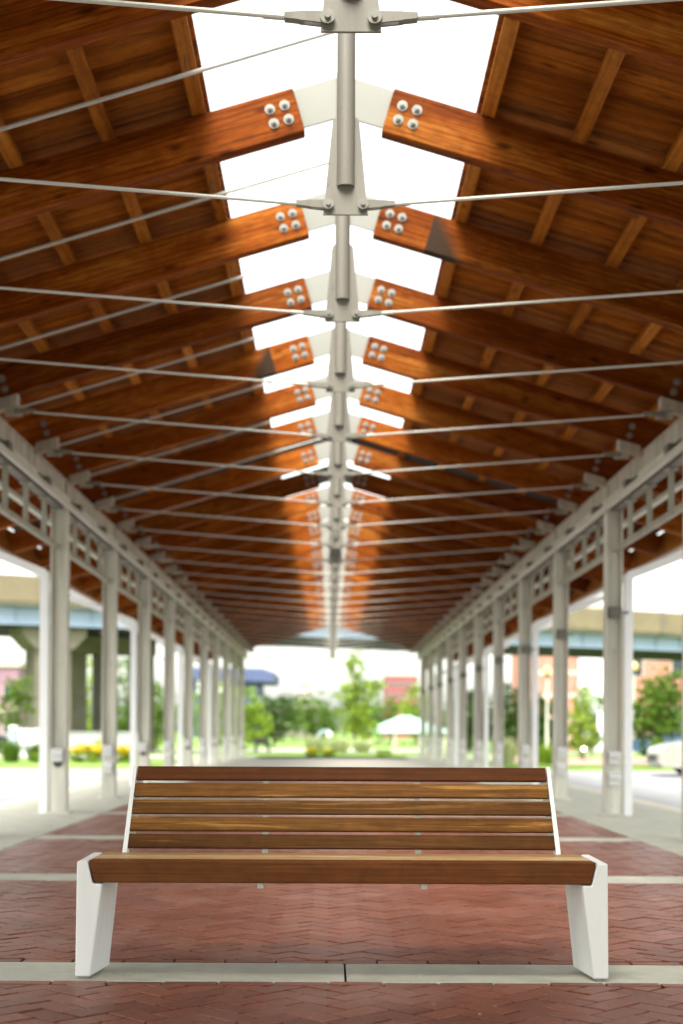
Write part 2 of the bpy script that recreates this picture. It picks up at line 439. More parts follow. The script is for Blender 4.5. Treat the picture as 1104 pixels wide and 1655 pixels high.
lt = MB()
for _ in range(70):
    y = 4.3 + 6 * rnd.random() ** 1.6; x = rnd.uniform(-.26, .26) * y
    a = rnd.uniform(0, 6.28); l = rnd.uniform(.006, .017); w_ = l * rnd.uniform(.2, .5)
    u = Vector((math.cos(a), math.sin(a), 0)); v = Vector((-u.y, u.x, 0)); c = Vector((x, y, .0035))
    if abs(abs(x - .046) - .93) < .12 and 5.1 < y < 5.5: continue
    lt.add([c - u * l, c - v * w_ + Vector((0, 0, .002)), c + u * l + Vector((0, 0, rnd.uniform(0, .006))), c + v * w_], [(0, 1, 2, 3)])
M['litter'] = plain('dry_leaf', (.42, .30, .15), .8, .3, 30)
tag(link('leaf_litter', lt.mesh('leaf_litter', 'litter')), kind='stuff')

# ================================================================== CANOPY
U = 1.75; D0 = 2.82 * U
def TD(i): return D0 + i * U
NT = 26; YA, YB = -9.0, TD(NT - 1) + .45
TH = R(16.4); ct, st_ = math.cos(TH), math.sin(TH)
RX, RZ, RDEP, RT = .225, 4.445, .267, .10
can = thing('open_air_canopy', 'long timber roofed open canopy on two rows of grey steel columns above the bench', 'canopy', (XC, 0, 0))
def s_at(rel, up=0): return (rel - RX - up * st_) / ct        # distance along slope for a lateral offset
LEN = s_at(4.28)
raf, brd, prl, sht = {}, {}, {}, {}
UP0 = RDEP; PH = .09; PW = .085
for sg in (1, -1):
    raf[sg] = MB().box(min(0, sg * LEN), max(0, sg * LEN), -RT / 2, RT / 2, 0, RDEP)
    a, b_ = sorted((sg * s_at(.80, UP0 + PH), sg * s_at(4.36, UP0 + PH)))
    brd[sg] = MB().box(a, b_, -.0695, .0695, UP0 + PH, UP0 + PH + .03).mesh('deck_board', 'deck', bevel=.005, seg=1)
rafm = {sg: raf[sg].mesh('rafter', 'fir', bevel=.006, seg=1) for sg in raf}
rafs = {sg: raf[sg].mesh('rafter', 'fir_patch', bevel=.006, seg=1) for sg in raf}
boltm = MB().tube((0, 0, 0), (0, -.006, 0), .031, n=16).tube((0, -.006, 0), (0, -.020, 0), .019, .018, n=6).tube((0, -.02, 0), (0, -.034, 0), .010, .009, n=10).mesh('bolt', 'bolt')
# king post and steel parts
postm = MB().tube((0, 0, 3.466), (0, 0, 4.80), .043, n=20).mesh('king_post', 'post_steel', smooth=True)
nodem = MB().prism([(-.105, 3.335), (.105, 3.335), (.062, 3.775), (.05, 3.79), (-.05, 3.79), (-.062, 3.775)], -.007, .007).mesh('node_plate', 'post_steel')
ridgem = MB().prism([(0, 4.795), (-.33, 4.695), (-.265, 4.475), (0, 4.55), (.265, 4.475), (.33, 4.695)], -.008, .008).mesh('ridge_plate', 'ridge_steel')
RODZ = 3.38
def rod_parts(sg, joined):
    x0, x1 = .235, 2.56; z0, z1 = RODZ + .008, RODZ + .008 + .078 * (x1 - x0)
    rod = MB().tube((sg * x0, 0, z0), (sg * x1, 0, z1), .0085, n=10)
    rod.tube((sg * (x0 - .01), 0, z0 - .001), (sg * (x0 + .07), 0, z0 + .005), .0115, n=10)
    return rod, (sg * .081, 0, RODZ), (sg * 2.70, 0, z1 + .006)
def clevis_mb(c, px, pz, d):
    for yo in (-.019, .009):
        arc = [R(90 + 22.5 * k) for k in range(9)]
        poly = [(px + d * .021 * math.cos(a), pz + .021 * math.sin(a)) for a in arc] + [(px + d * .10, pz - .010), (px + d * .10, pz + .020)]
        c.prism(poly, yo, yo + .010)
    c.prism([(px + d * .085, pz - .010), (px + d * .15, pz - .003), (px + d * .15, pz + .017), (px + d * .085, pz + .020)], -.0185, .0185)
    return c
clevm = {d: clevis_mb(MB(), 0, 0, d).mesh('clevis', 'post_steel') for d in (1, -1)}
pinm = MB().tube((0, -.036, 0), (0, .03, 0), .011, n=10).tube((0, -.026, 0), (0, -.0195, 0), .026, n=14).mesh('pin', 'bolt')
rods = {}
for sg in (1, -1):
    r_, pa, pb_ = rod_parts(sg, False); near_mesh = r_.mesh('tie_rod', 'steel_pale', smooth=True)
    clevis_mb(r_, pa[0], pa[2], sg); clevis_mb(r_, pb_[0], pb_[2], -sg)
    rods[sg] = (near_mesh, r_.mesh('tie_rod', 'steel_pale'), pa, pb_)
shoem = {}
for sg in (1, -1):
    def rb_(rel): return RZ - (rel - RX) * st_ / ct
    x0, x1 = 2.69, 2.90
    poly = [(sg * x0, rb_(x0) - .004), (sg * x1, rb_(x1) - .004), (sg * x1, rb_(x1) - .10), (sg * x0, rb_(x0) - .10)]
    shoem[sg] = MB().prism(poly, -.052, .052).prism([(sg * 2.655, 3.535), (sg * 2.80, 3.535), (sg * 2.80, 3.60), (sg * 2.655, 3.60)], -.006, .006).mesh('rafter_shoe', 'beam_steel')
for i in range(NT):
    y = TD(i)
    for sg in (1, -1):
        patched = (i == 3 and sg == 1) or (i == 5 and sg == -1)
        r_ = link('rafter', (rafs if patched else rafm)[sg], can, (sg * RX, y, RZ), (0, sg * TH, 0))
        if patched: r_['label'] = 'orange timber rafter with a dark triangular stain near the ridge'
        for (ds, dz) in ((.075, .178), (.165, .178), (.075, .092), (.165, .092)):
            link('bolt', boltm, r_, (sg * ds, -RT / 2, dz))
        if i >= 3 and i < 13:
            for (ds, dz) in ((2.66, .06), (2.66, .15)): link('eave_bolt', boltm, r_, (sg * ds, -RT / 2, dz))
        link('rafter_shoe', shoem[sg], can, (0, y, 0))
        near = i < 9
        t_ = link('tie_rod', rods[sg][0 if near else 1], can, (0, y, 0))
        if near:
            for q_, d_ in ((2, sg), (3, -sg)):
                link('clevis', clevm[d_], t_, rods[sg][q_]); link('pin', pinm, t_, rods[sg][q_])
    k_ = link('king_post', postm, can, (0, y, 0))
    link('node_plate', nodem, k_); link('ridge_plate', ridgem, k_)
# purlins
PR = [.85 + .5375 * k for k in range(7)]
def purl(y0, y1): 
    L_ = (y1 - y0) / 2
    return MB().box(-PW / 2, PW / 2, -L_, L_, 0, PH).mesh('purlin', 'purlin', bevel=.004, seg=1)
segm = purl(0, U - .004)
for sg in (1, -1):
    for k, rel in enumerate(PR):
        s0 = s_at(rel, UP0)
        px, pz = sg * (RX + s0 * ct + UP0 * st_), RZ - s0 * st_ + UP0 * ct
        for i in range(-1, 10):
            link('purlin', segm, can, (px, TD(i) + U / 2, pz), (0, sg * TH, 0))
        y0, y1 = TD(10), YB
        link('purlin', purl(y0, y1), can, (px, (y0 + y1) / 2, pz), (0, sg * TH, 0))
        y0, y1 = YA, TD(-1) - .004
        link('purlin', purl(y0, y1), can, (px, (y0 + y1) / 2, pz), (0, sg * TH, 0))
# deck boards: one by one for the near bays, joined beyond
NBOARD = 12; DARK = 8
for sg in (1, -1):
    far = MB()
    for i in range(-8, NT):
        if i == DARK: continue
        for k in range(NBOARD):
            y = TD(i) + (k + .5) * U / NBOARD
            if y > YB: break
            if 0 <= i < 6:
                link('deck_board', brd[sg], can, (sg * RX, y, RZ), (0, sg * TH, 0))
            else:
                a, b_ = sorted((sg * s_at(.80, UP0 + PH), sg * s_at(4.36, UP0 + PH)))
                if i < -1: a, b_ = sorted((sg * (s_at(0, UP0 + PH) + .02), b_ if sg > 0 else a))  # unseen skylight closed behind the camera to darken the near roof and bricks
                far.box(a, b_, y - .069, y + .069, UP0 + PH, UP0 + PH + .03)
    tag(part('roof_decking', far, 'deck', can, (sg * RX, 0, RZ), (0, sg * TH, 0)), kind='stuff')
    a, b_ = sorted((sg * s_at(.80, UP0 + PH), sg * s_at(4.40, UP0 + PH)))
    part('roof_sheet', MB().box(*sorted((sg * s_at(.01, UP0 + PH + .05), b_ if sg > 0 else a)), YA, TD(-1), UP0 + PH + .034, UP0 + PH + .05), 'roof_metal', can, (sg * RX, 0, RZ), (0, sg * TH, 0))  # added cover over the unseen ridge behind the camera, keeps skylight out
    part('roof_sheet', MB().box(a, b_, TD(-1) + .003, YB, UP0 + PH + .034, UP0 + PH + .05), 'roof_metal', can, (sg * RX, 0, RZ), (0, sg * TH, 0))
    a, b_ = sorted((sg * (s_at(.0, UP0 + PH) + .02), sg * s_at(4.36, UP0 + PH)))
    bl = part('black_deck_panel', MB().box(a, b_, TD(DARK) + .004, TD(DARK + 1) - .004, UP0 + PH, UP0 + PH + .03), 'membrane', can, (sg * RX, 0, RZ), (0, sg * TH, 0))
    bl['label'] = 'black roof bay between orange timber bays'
    # gutter along the eave edge
    gx = sg * 4.40; gzv = RZ - (4.40 - RX) * st_ / ct + .02
    gm = MB().prism([(gx, gzv + .12), (gx, gzv), (gx + sg * .13, gzv), (gx + sg * .13, gzv + .13), (gx + sg * .12, gzv + .13), (gx + sg * .12, gzv + .012), (gx + sg * .012, gzv + .012), (gx + sg * .012, gzv + .12)], YA, YB)
    part('fascia_board', MB().box(min(sg * 4.362, sg * 4.395), max(sg * 4.362, sg * 4.395), YA, YB, gzv + .045, gzv + .34), 'purlin', can)
    part('gutter', gm, 'white_spout', can)
# eave beams, rails, lattice, columns
CX = 3.0
for sg in (1, -1):
    bx = sg * 3.0
    bm_ = MB().box(bx - .09, bx + .09, YA, YB, 3.575, 3.597).box(bx - sg * .075 - .006, bx - sg * .075 + .006, YA, YB, 3.437, 3.575).box(bx - .09, bx + .09, YA, YB, 3.415, 3.437)
    eb = part('eave_beam', bm_, 'beam_steel', can)
    stf = MB().box(-.0075, .0075, -.05, .05, 3.438, 3.574).mesh('stiffener', 'beam_steel')
    for i in range(2, NT, 2): link('stiffener', stf, eb, (bx - sg * .0895, TD(i) - .12, 0))
    part('rail', MB().box(sg * 2.865 - .024, sg * 2.865 + .024, YA, YB, 3.27, 3.325), 'steel_pale', can, bevel=.006)
    for zz in (3.21,):
        part('rail', MB().box(sg * 3.22 - .03, sg * 3.22 + .03, YA, YB, zz, zz + .05), 'steel_pale', can, bevel=.006)
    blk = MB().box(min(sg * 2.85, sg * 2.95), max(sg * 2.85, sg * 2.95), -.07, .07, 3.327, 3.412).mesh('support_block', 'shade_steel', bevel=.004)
    lamp = MB().box(-.035, .035, -.55, .55, 3.345, 3.413).mesh('lamp_housing', 'steel', bevel=.006)
    for i in range(2, NT - 1):
        link('support_block', blk, can, (0, TD(i) + .45, 0)); 
        link('lamp_housing', lamp, can, (sg * 2.93, TD(i) + 1.25, 0))
colm = MB().box(-.09, -.076, -.085, .085, .02, 3.41).box(.076, .09, -.085, .085, .02, 3.41).box(-.0755, .0755, -.006, .006, .02, 3.41).box(-.13, .13, -.13, .13, 0, .0195).mesh('column', 'steel', bevel=.003, seg=1)
covm = MB().box(-.0745, .0745, -.083, -.070, .022, .70).mesh('cover_plate', 'steel', bevel=.004)
outm = MB().box(-.055, .055, -.125, -.0835, -.07, .06).prism([(-.127, .02), (-.16, .0), (-.16, .05), (-.0835, .078), (-.0835, .061), (-.127, .061)], -.062, .062, 'x').mesh('outlet_box', 'grey_plastic', bevel=.006)
darkm = MB().tube((0, -.0835, -.05), (0, -.10, -.05), .05, n=16).mesh('socket', 'dark_metal')
clampm = MB().box(-.06, .06, -.10, -.0, -.06, .06).tube((.02, -.06, 0), (.16, -.06, 0), .012).mesh('conduit_bracket', 'shade_steel', bevel=.005)
capm = MB().tube((0, -.013, 0), (0, -.02, 0), .022, n=12).mesh('cover_disc', 'steel')
spm = {}
for sg in (1, -1):
    gx = 4.46; gzv = RZ - (4.40 - RX) * st_ / ct + .01
    sp = MB()
    def sq(p0, p1, h=.045):
        p0, p1 = Vector(p0), Vector(p1); d = (p1 - p0).normalized(); a = Vector((0, 1, 0)) * h; c = d.cross(Vector((0, 1, 0))).normalized() * h
        vs = [p + q for p in (p0, p1) for q in (a + c, a - c, -a - c, -a + c)]
        sp.add(vs, [(0, 1, 2, 3), (7, 6, 5, 4)] + [(i, i + 4, (i + 1) % 4 + 4, (i + 1) % 4) for i in range(4)])
    sq((sg * 3.165, 0, 0), (sg * 3.165, 0, 2.62)); sq((sg * 3.165, 0, 2.60), (sg * gx, 0, gzv - .12)); sq((sg * gx, 0, gzv - .15), (sg * gx, 0, gzv + .03))
    spm[sg] = sp.mesh('downspout', 'white_spout')
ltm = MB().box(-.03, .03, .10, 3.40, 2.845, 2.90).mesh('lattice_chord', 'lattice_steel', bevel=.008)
topm = MB().box(-.05, .05, .10, 3.40, 3.2845, 3.413).mesh('top_chord', 'shade_steel', bevel=.004)  # shade under the eave beam is put into this dark colour
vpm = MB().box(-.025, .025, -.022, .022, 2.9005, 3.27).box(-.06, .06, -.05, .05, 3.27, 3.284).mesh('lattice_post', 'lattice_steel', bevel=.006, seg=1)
for i in range(2, 25, 2):
    y = TD(i)
    for sg in (1, -1):
        c_ = link('column', colm, can, (sg * CX, y, 0))
        link('cover_plate', covm, c_)
        link('outlet_box', outm, c_, (0, 0, .63))
        if sg == 1 or i % 4 == 0: link('outlet_box', outm, c_, (0, 0, .40))
        else: link('socket', darkm, c_, (0, 0, .60))
        link('conduit_bracket', clampm, c_, (0, 0, 2.2), (0, 0, 0 if sg == 1 else math.pi))
        for zz in (1.62, 1.78): link('cover_disc', capm, c_, (.01, 0, zz))
        if i % 4 == 2: link('downspout', spm[sg], can, (0, y, 0))
        if i < 24:
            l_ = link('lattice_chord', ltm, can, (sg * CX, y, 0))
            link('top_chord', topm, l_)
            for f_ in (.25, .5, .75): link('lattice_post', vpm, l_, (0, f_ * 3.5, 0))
# sloping conduits on the left slope, each on a thin hanger
conm = MB().tube((-.03, 0, 4.69), (-3.0, 0, 4.69 - 2.97 * .30), .012, n=10).mesh('conduit', 'steel_pale', smooth=True)
hanm = MB().tube((-.85, .0, 4.45), (-.87, -.02, 4.62), .004, n=6).mesh('hanger', 'dark_metal')
for i in range(0, NT - 1):
    c_ = link('conduit', conm, can, (0, TD(i) + .98, 0)); link('hanger', hanm, c_)
part('ridge_conduit', MB().tube((-.0, TD(0), 4.69), (-.0, YB, 4.69), .011, n=8), 'steel', can)

# ================================================================== BENCH
bench = thing('bench', 'wooden slatted bench with white wedge shaped metal legs standing on the concrete band', 'bench', (.046, 5.19, 0))
for sg in (-1, 1):
    X = lambda v: sg * v
    lm = MB()
    # front outline (y=0) and rear outline, same order
    F = [(.974, .010), (.969, .431), (.930, .433), (.911, .350), (.876, .350), (.919, .010)]
    B = [(.972, .012), (.967, .434), (.930, .434), (.911, .352), (.866, .352), (.886, .012)]
    by = [.245, .352, .352, .352, .352, .245]
    vs = [(X(a), .0, b) for a, b in F] + [(X(a), by[k], b) for k, (a, b) in enumerate(B)]
    n = 6
    # two convex caps (upright limb + ledge) instead of one concave polygon
    fs = [(0, 1, 2, 3), (0, 3, 4, 5), (6, 9, 8, 7), (6, 11, 10, 9)] + [(k, k + n, (k + 1) % n + n, (k + 1) % n) for k in range(n)]
    lm.add(vs, fs)
    lg = part('leg', lm, 'white_cast', bench, bevel=.006)
    for yy in (.035, .205): part('foot', MB().tube((X(.945), yy, 0), (X(.945), yy, .010), .021, n=14), 'bolt', lg)
def plank(name, xt, xb, y0, y1, z0, z1, mat, par, bev=.004, loc=(0, 0, 0), rot=(0, 0, 0)):
    vs = [(-xb, y0, z0), (xb, y0, z0), (xt, y0, z1), (-xt, y0, z1), (-xb, y1, z0), (xb, y1, z0), (xt, y1, z1), (-xt, y1, z1)]
    mbb = MB().add(vs, [(0, 1, 2, 3), (7, 6, 5, 4), (0, 4, 5, 1), (1, 5, 6, 2), (2, 6, 7, 3), (3, 7, 4, 0)])
    return part(name, mbb, mat, par, loc, rot, bevel=bev)
plank('front_beam', .9265, .9065, .001, .078, .3535, .4345, 'ipe_plain', bench)
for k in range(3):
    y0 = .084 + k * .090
    plank('seat_slat', .9265, .917, y0, y0 + .084, .392, .4345, 'ipe_worn_sheen', bench)
# backrest: five slats on a plane leaning back
YB0, ZB0, YB1, ZB1 = .372, .452, .492, .768
lean = math.atan2(YB1 - YB0, ZB1 - ZB0); LB = math.hypot(YB1 - YB0, ZB1 - ZB0)
pitch = (LB + .0135) / 5; sh = pitch - .0135
def hw(t): return .839 + (.813 - .839) * t
for k in range(5):
    t0, t1 = k * pitch / LB, (k * pitch + sh) / LB
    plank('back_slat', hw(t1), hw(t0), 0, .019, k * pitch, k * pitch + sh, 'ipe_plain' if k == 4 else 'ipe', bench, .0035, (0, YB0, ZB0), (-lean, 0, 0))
for sg in (-1, 1):
    # flat white side plate with a grey flange behind the slats
    e = .0035
    vs = []
    for yl in (-.004, .052):
        for (xa, zz) in ((hw(0) + e, -.10), (hw(0) + e + .019, -.10), (hw(1) + e + .015, LB + .003), (hw(1) + e, LB + .003)):
            vs.append((sg * xa, yl, zz))
    fm = MB().add(vs, [(0, 1, 2, 3), (7, 6, 5, 4), (0, 4, 5, 1), (1, 5, 6, 2), (2, 6, 7, 3), (3, 7, 4, 0)])
    fr = part('back_frame', fm, 'white_cast', bench, (0, YB0, ZB0), (-lean, 0, 0), bevel=.002)
    vs = [(sg * x_, yl, zz) for yl in (.0205, .0265) for (x_, zz) in ((hw(0) - .022, 0), (hw(0) + .002, 0), (hw(1) + .002, LB - .03), (hw(1) - .022, LB - .03))]
    part('flange', MB().add(vs, [(0, 1, 2, 3), (7, 6, 5, 4), (0, 4, 5, 1), (1, 5, 6, 2), (2, 6, 7, 3), (3, 7, 4, 0)]), 'steel', fr)
    # inner strap: under the seat, then up behind the back
    x = sg * .301
    sm_ = MB().box(x - .011, x + .011, .03, .40, .332, .352)
    p0 = (YB0 + .022 * math.cos(lean) - .10 * math.sin(lean), ZB0 - .022 * math.sin(lean) - .10 * math.cos(lean))
    p1 = (YB0 + .022 * math.cos(lean) + (LB - .03) * math.sin(lean), ZB0 - .022 * math.sin(lean) + (LB - .03) * math.cos(lean))
    sm_.prism([(p0[0], p0[1]), (p1[0], p1[1]), (p1[0] + .012, p1[1]), (p0[0] + .014, p0[1])], x - .0112, x + .0112, 'x')
    part('support_strap', sm_, 'steel_pale', bench)

# ================================================================== BACKGROUND
def leaves(mb, ells, count, size, squash=1.0, seed=0, up=.35):
    """leaf clumps: quads scattered through ellipsoids (cx,cy,cz,rx,ry,rz)"""
    q = random.Random(seed)
    vol = [e[3] * e[4] * e[5] for e in ells]; tot = sum(vol)
    for e, v in zip(ells, vol):
        nclump = max(6, int(count * v / tot / 14))
        for _ in range(nclump):
            while True:
                a, b_, c_ = q.uniform(-1, 1), q.uniform(-1, 1), q.uniform(-1, 1); rr = a * a + b_ * b_ + c_ * c_
                if rr < 1 and q.random() < .25 + .75 * rr: break
            k = q.uniform(.8, 1.12)
            c0 = Vector((e[0] + a * e[3] * k, e[1] + b_ * e[4] * k, e[2] + c_ * e[5] * k)); tn = q.uniform(0, 1)
            cr = size * q.uniform(1.2, 2.6)
            for _ in range(14):
                p = c0 + Vector((q.gauss(0, 1), q.gauss(0, 1), q.gauss(0, .7))) * cr * .55
                d = Vector((q.gauss(0, 1), q.gauss(0, 1), q.gauss(0, 1) + up)).normalized(); u = d.orthogonal().normalized()
                u.rotate(Matrix.Rotation(q.uniform(0, 6.28), 3, d)); v_ = d.cross(u)
                s1 = size * q.uniform(.5, 1.0); s2 = s1 * .55
                mb.add([p - u * s1, p + v_ * s2, p + u * s1, p - v_ * s2], [(0, 1, 2, 3)], min(1, max(0, tn + q.gauss(0, .15))))
    return mb
NTREE = [0]
def tree(x, y, h, ells, mat, label, z0=0.0, leaf=.12, count=2600, group='park trees around the canopy', trunk=.07, name='tree'):
    NTREE[0] += 1; sd_ = NTREE[0]; q = random.Random(sd_)
    t = thing(name, label, 'tree', (x, y, z0), 0, group)
    tm = MB(); top = max(e[2] for e in ells)
    pts = [(0, 0, 0)] + [(q.uniform(-.04, .04) * h / 3, q.uniform(-.04, .04) * h / 3, top * f) for f in (.35, .7, 1.0)]
    tm.path(pts, [trunk * 1.25, trunk, trunk * .7, trunk * .3])
    for e in ells:
        for _ in range(3):
            b0 = Vector(pts[1]).lerp(Vector(pts[3]), q.uniform(0, .7)); b1 = Vector((e[0] + q.uniform(-.7, .7) * e[3], e[1] + q.uniform(-.7, .7) * e[4], e[2] + q.uniform(-.2, .7) * e[5]))
            md = b0.lerp(b1, .5) + Vector((0, 0, .06 * h)); tm.path([b0, md, b1], [trunk * .45, trunk * .3, trunk * .12], 6)
    part('trunk', tm, 'bark', t, smooth=True)
    cm = leaves(MB(), ells, count, leaf, seed=sd_)
    part('crown', cm, mat, t, tone=True)
    return t
def gzt(y): return gz(y)
# left side, near to far
tree(-11.0, 50, 2.9, [(0.00, 0.00, 1.75, 0.63, 0.57, 0.69), (0.05, 0.00, 2.30, 0.46, 0.46, 0.57), (-0.30, 0.00, 1.35, 0.46, 0.46, 0.40)], 'leaf_mid', 'small loose young tree at far left in front of the pale bridge pier', leaf=.07, count=2000, trunk=.04)
tree(-14.9, 84, 7, [(0.00, 0.00, 3.40, 1.80, 1.80, 2.88), (0.60, 0.00, 1.60, 1.44, 1.44, 1.68)], 'leaf_bright', 'bright green tree seen between the dark bridge columns', z0=-.3, count=3600)
tree(-12.3, 86, 7, [(0.00, 0.00, 3.60, 1.38, 1.62, 3.25), (-0.30, 0.00, 1.60, 1.25, 1.50, 1.88)], 'leaf_mid', 'tall green tree just right of the dark bridge columns', z0=-.3, count=3600)
tree(-9.9, 78, 4.5, [(0.00, 0.00, 2.40, 1.12, 1.25, 1.62), (0.30, 0.00, 1.20, 1.12, 1.25, 1.25)], 'leaf_mid', 'green round tree behind the third column of the left row', z0=-.25, count=3200)
tree(-7.3, 88, 5, [(0.00, 0.00, 2.60, 1.50, 1.50, 2.00), (0.50, 0.00, 1.40, 1.62, 1.50, 1.50)], 'leaf_bright', 'bright bushy tree behind the far left columns', z0=-.35, count=3600)
tree(-5.2, 84, 4.2, [(0.00, 0.00, 2.60, 1.25, 1.25, 1.25), (0.40, 0.00, 1.40, 1.44, 1.38, 1.25), (-0.20, 0.00, 0.80, 1.00, 1.25, 0.88)], 'leaf_bright', 'light green bushy tree at the left end of the view through the canopy', z0=-.3, count=4200)
tree(-3.9, 99, 4.4, [(0.00, 0.00, 2.30, 1.86, 1.68, 1.62), (-0.50, 0.00, 1.50, 1.56, 1.44, 1.32), (0.70, 0.00, 2.90, 0.96, 0.96, 0.96)], 'leaf_dark', 'dark green round tree left of centre through the canopy', z0=-.45, count=4800)
tree(-1.6, 120, 5, [(0.00, 0.00, 2.60, 2.08, 1.95, 2.08), (-0.90, 0.00, 3.20, 1.30, 1.30, 1.56), (0.90, 0.00, 2.00, 1.43, 1.30, 1.69)], 'leaf_mid', 'mid green tree between the dark round tree and the tall slender one', z0=-.62, leaf=.15, count=4000)
tree(1.55, 90, 6.6, [(0.00, 0.00, 5.30, 0.63, 0.57, 1.26), (-0.45, 0.00, 3.60, 0.86, 0.69, 0.80), (0.70, 0.00, 3.80, 0.98, 0.69, 0.63), (1.35, 0.00, 4.10, 0.57, 0.57, 0.34), (0.00, 0.00, 2.30, 1.03, 0.80, 1.15), (0.40, 0.00, 1.40, 1.03, 0.80, 0.69)], 'leaf_bright', 'tall slender yellow green tree at the middle of the view through the canopy', z0=-.37, count=4600, leaf=.13, trunk=.09)
tree(7.8, 228, 9, [(0, 0, 5.0, 3.4, 3, 3.2), (3, 0, 4.6, 2.5, 2.3, 2.8), (-2.5, 0, 4, 2.3, 2.3, 2.4)], 'leaf_mid', 'wide pale green tree behind the right of the slender tree', z0=-1.26, leaf=.27)
tree(13.6, 224, 10, [(0, 0, 6.3, 2.1, 2, 3.6), (-1, 0, 3.8, 2.2, 2.0, 2.6)], 'leaf_bright', 'light green tree above the shelter roof at right', z0=-1.26, leaf=.26)
# right side
tree(7.2, 74, 4, [(0.00, 0.00, 2.00, 1.17, 1.17, 1.56), (0.20, 0.00, 1.00, 1.17, 1.17, 1.04)], 'leaf_mid', 'green tree seen left of the fourth column of the right row', z0=-.2, count=3600)
tree(8.75, 70, 3.6, [(0.00, 0.00, 1.90, 1.00, 1.00, 1.38), (0.10, 0.00, 0.90, 1.00, 1.00, 1.00)], 'leaf_dark', 'dark green tree seen between the fourth and third columns of the right row', z0=-.2, count=3600)
tree(10.6, 70, 3.4, [(0.00, 0.00, 1.70, 0.96, 0.96, 1.20), (-0.10, 0.00, 0.80, 0.96, 0.96, 0.84)], 'leaf_dark', 'dark rounded tree before the banded brick wall', z0=-.2, count=3400)
tree(8.45, 48, 2.6, [(0.00, 0.00, 1.90, 0.38, 0.36, 0.66), (-0.10, 0.00, 1.00, 0.60, 0.48, 0.72), (0.15, 0.00, 0.60, 0.48, 0.48, 0.42)], 'leaf_bright', 'young yellow green tree between the first and second columns of the right row', leaf=.07, count=2400, trunk=.035)
tree(10.3, 56, 3.2, [(0, 0, 1.7, .55, .5, .9), (-.1, 0, .9, .5, .5, .6)], 'leaf_mid', 'green tree half hidden behind the white hanging sign', leaf=.09, count=1500, trunk=.04)
tree(9.25, 40, 2.8, [(0.00, 0.00, 1.60, 0.81, 0.78, 0.95), (-0.15, 0.00, 1.05, 0.87, 0.78, 0.62), (0.25, 0.00, 2.10, 0.56, 0.56, 0.56)], 'leaf_mid', 'dense round headed tree at the right edge beside the white car', leaf=.075, count=5200, trunk=.05)
wd = MB()
for k in range(44):
    x = -38 + k * 2.1; leaves(wd, [(x, 250 + rnd.uniform(-8, 8), rnd.uniform(1.8, 3.2), 2.4, 2, rnd.uniform(2.8, 4.2))], 420, .3, seed=400 + k)
tag(link('distant_woods', wd.mesh('distant_woods', 'leaf_mid', tone=True)), 'far band of green trees across the end of the park', 'woods', kind='stuff')

# flower beds and grasses
def mound(x, y, r, h, mat, label, cat, group, petals=0, name='shrub', seed=0, z0=0.0, leaf=.05):
    t = thing(name, label, cat, (x, y, z0), 0, group)
    part('foliage', leaves(MB(), [(0, 0, h * .45, r, r * .8, h * .5)], 420, leaf, seed=seed, up=.6), mat, t, tone=True)
    if petals: part('blossom', leaves(MB(), [(0, -.02, h * .82, r * .95, r * .8, h * .24)], petals, leaf * .9, seed=seed + 1, up=.9), 'petal', t, tone=True)
    return t
k = 0
for x in (-7.0, -6.72, -6.44, -6.18): 
    mound(x, 39.2 + (k % 2) * .3, .22, .42 + .05 * (k % 2), 'leaf_bright', ['leftmost of four yellow flowering shrubs between the first and second left columns', 'second from the left of four yellow flowering shrubs between two left columns', 'third from the left of four yellow flowering shrubs between two left columns', 'rightmost of four yellow flowering shrubs between the first and second left columns'][k], 'flower bush', 'yellow flower bushes beside the left row', 360, 'flowering_shrub', 700 + k * 3); k += 1
for x in (-5.75, -5.5): 
    mound(x, 39.3, .2, .42, 'leaf_bright', ['left', 'right'][k - 4] + ' one of two yellow flowering shrubs between the second and third left columns', 'flower bush', 'yellow flower bushes right of the second left column', 360, 'flowering_shrub', 700 + k * 3); k += 1
def blades(x, y, h, r, mat, label, n=260, seed=1, group=None):
    q = random.Random(seed); t = thing('ornamental_grass', label, 'grass clump', (x, y, 0), 0, group); mb = MB()
    for _ in range(n):
        a = q.uniform(0, 6.28); b0 = Vector((math.cos(a), math.sin(a), 0)) * r * .4 * q.random(); tip = b0 + Vector((math.cos(a) * r * q.random(), math.sin(a) * r * q.random(), h * q.uniform(.6, 1.05)))
        sd = Vector((-math.sin(a), math.cos(a), 0)) * .010; mid = b0.lerp(tip, .55) + Vector((0, 0, h * .1))
        mb.add([b0 - sd, b0 + sd, mid + sd, mid - sd], [(0, 1, 2, 3)], q.random()); mb.add([mid - sd, mid + sd, tip], [(0, 1, 2)], q.random())
    part('blade_tuft', mb, mat, t, tone=True); return t
blades(-6.6, 41.5, .75, .45, 'leaf_pale', 'pale feathery grass clump behind the yellow flowers', seed=11)
blades(-8.75, 39.0, .65, .5, 'leaf_mid', 'tall green grass clump at the far left edge', seed=12)
blades(-8.2, 39.6, .6, .45, 'leaf_mid', 'green grass clump beside the white wall, second from the left edge', seed=13)
blades(-7.9, 38.6, .3, .3, 'leaf_bright', 'low bright grass tuft in front of the white wall', seed=14)
blades(4.9, 39.5, .78, .5, 'leaf_pale', 'tall pale grass clump left of the third right column', seed=15)
blades(5.9, 39.0, .6, .5, 'leaf_bright', 'tall yellow green grass clump between the second and third right columns', seed=16)
blades(-.55, 54, .75, .7, 'leaf_pale', 'pale grass clump beyond the bench left of centre', seed=17, n=360)
blades(.35, 55, .7, .7, 'leaf_pale', 'pale grass clump beyond the middle of the bench', seed=18, n=360)
blades(1.3, 57, .6, .6, 'leaf_pale', 'pale grass clump beyond the bench right of centre', seed=19, n=360)
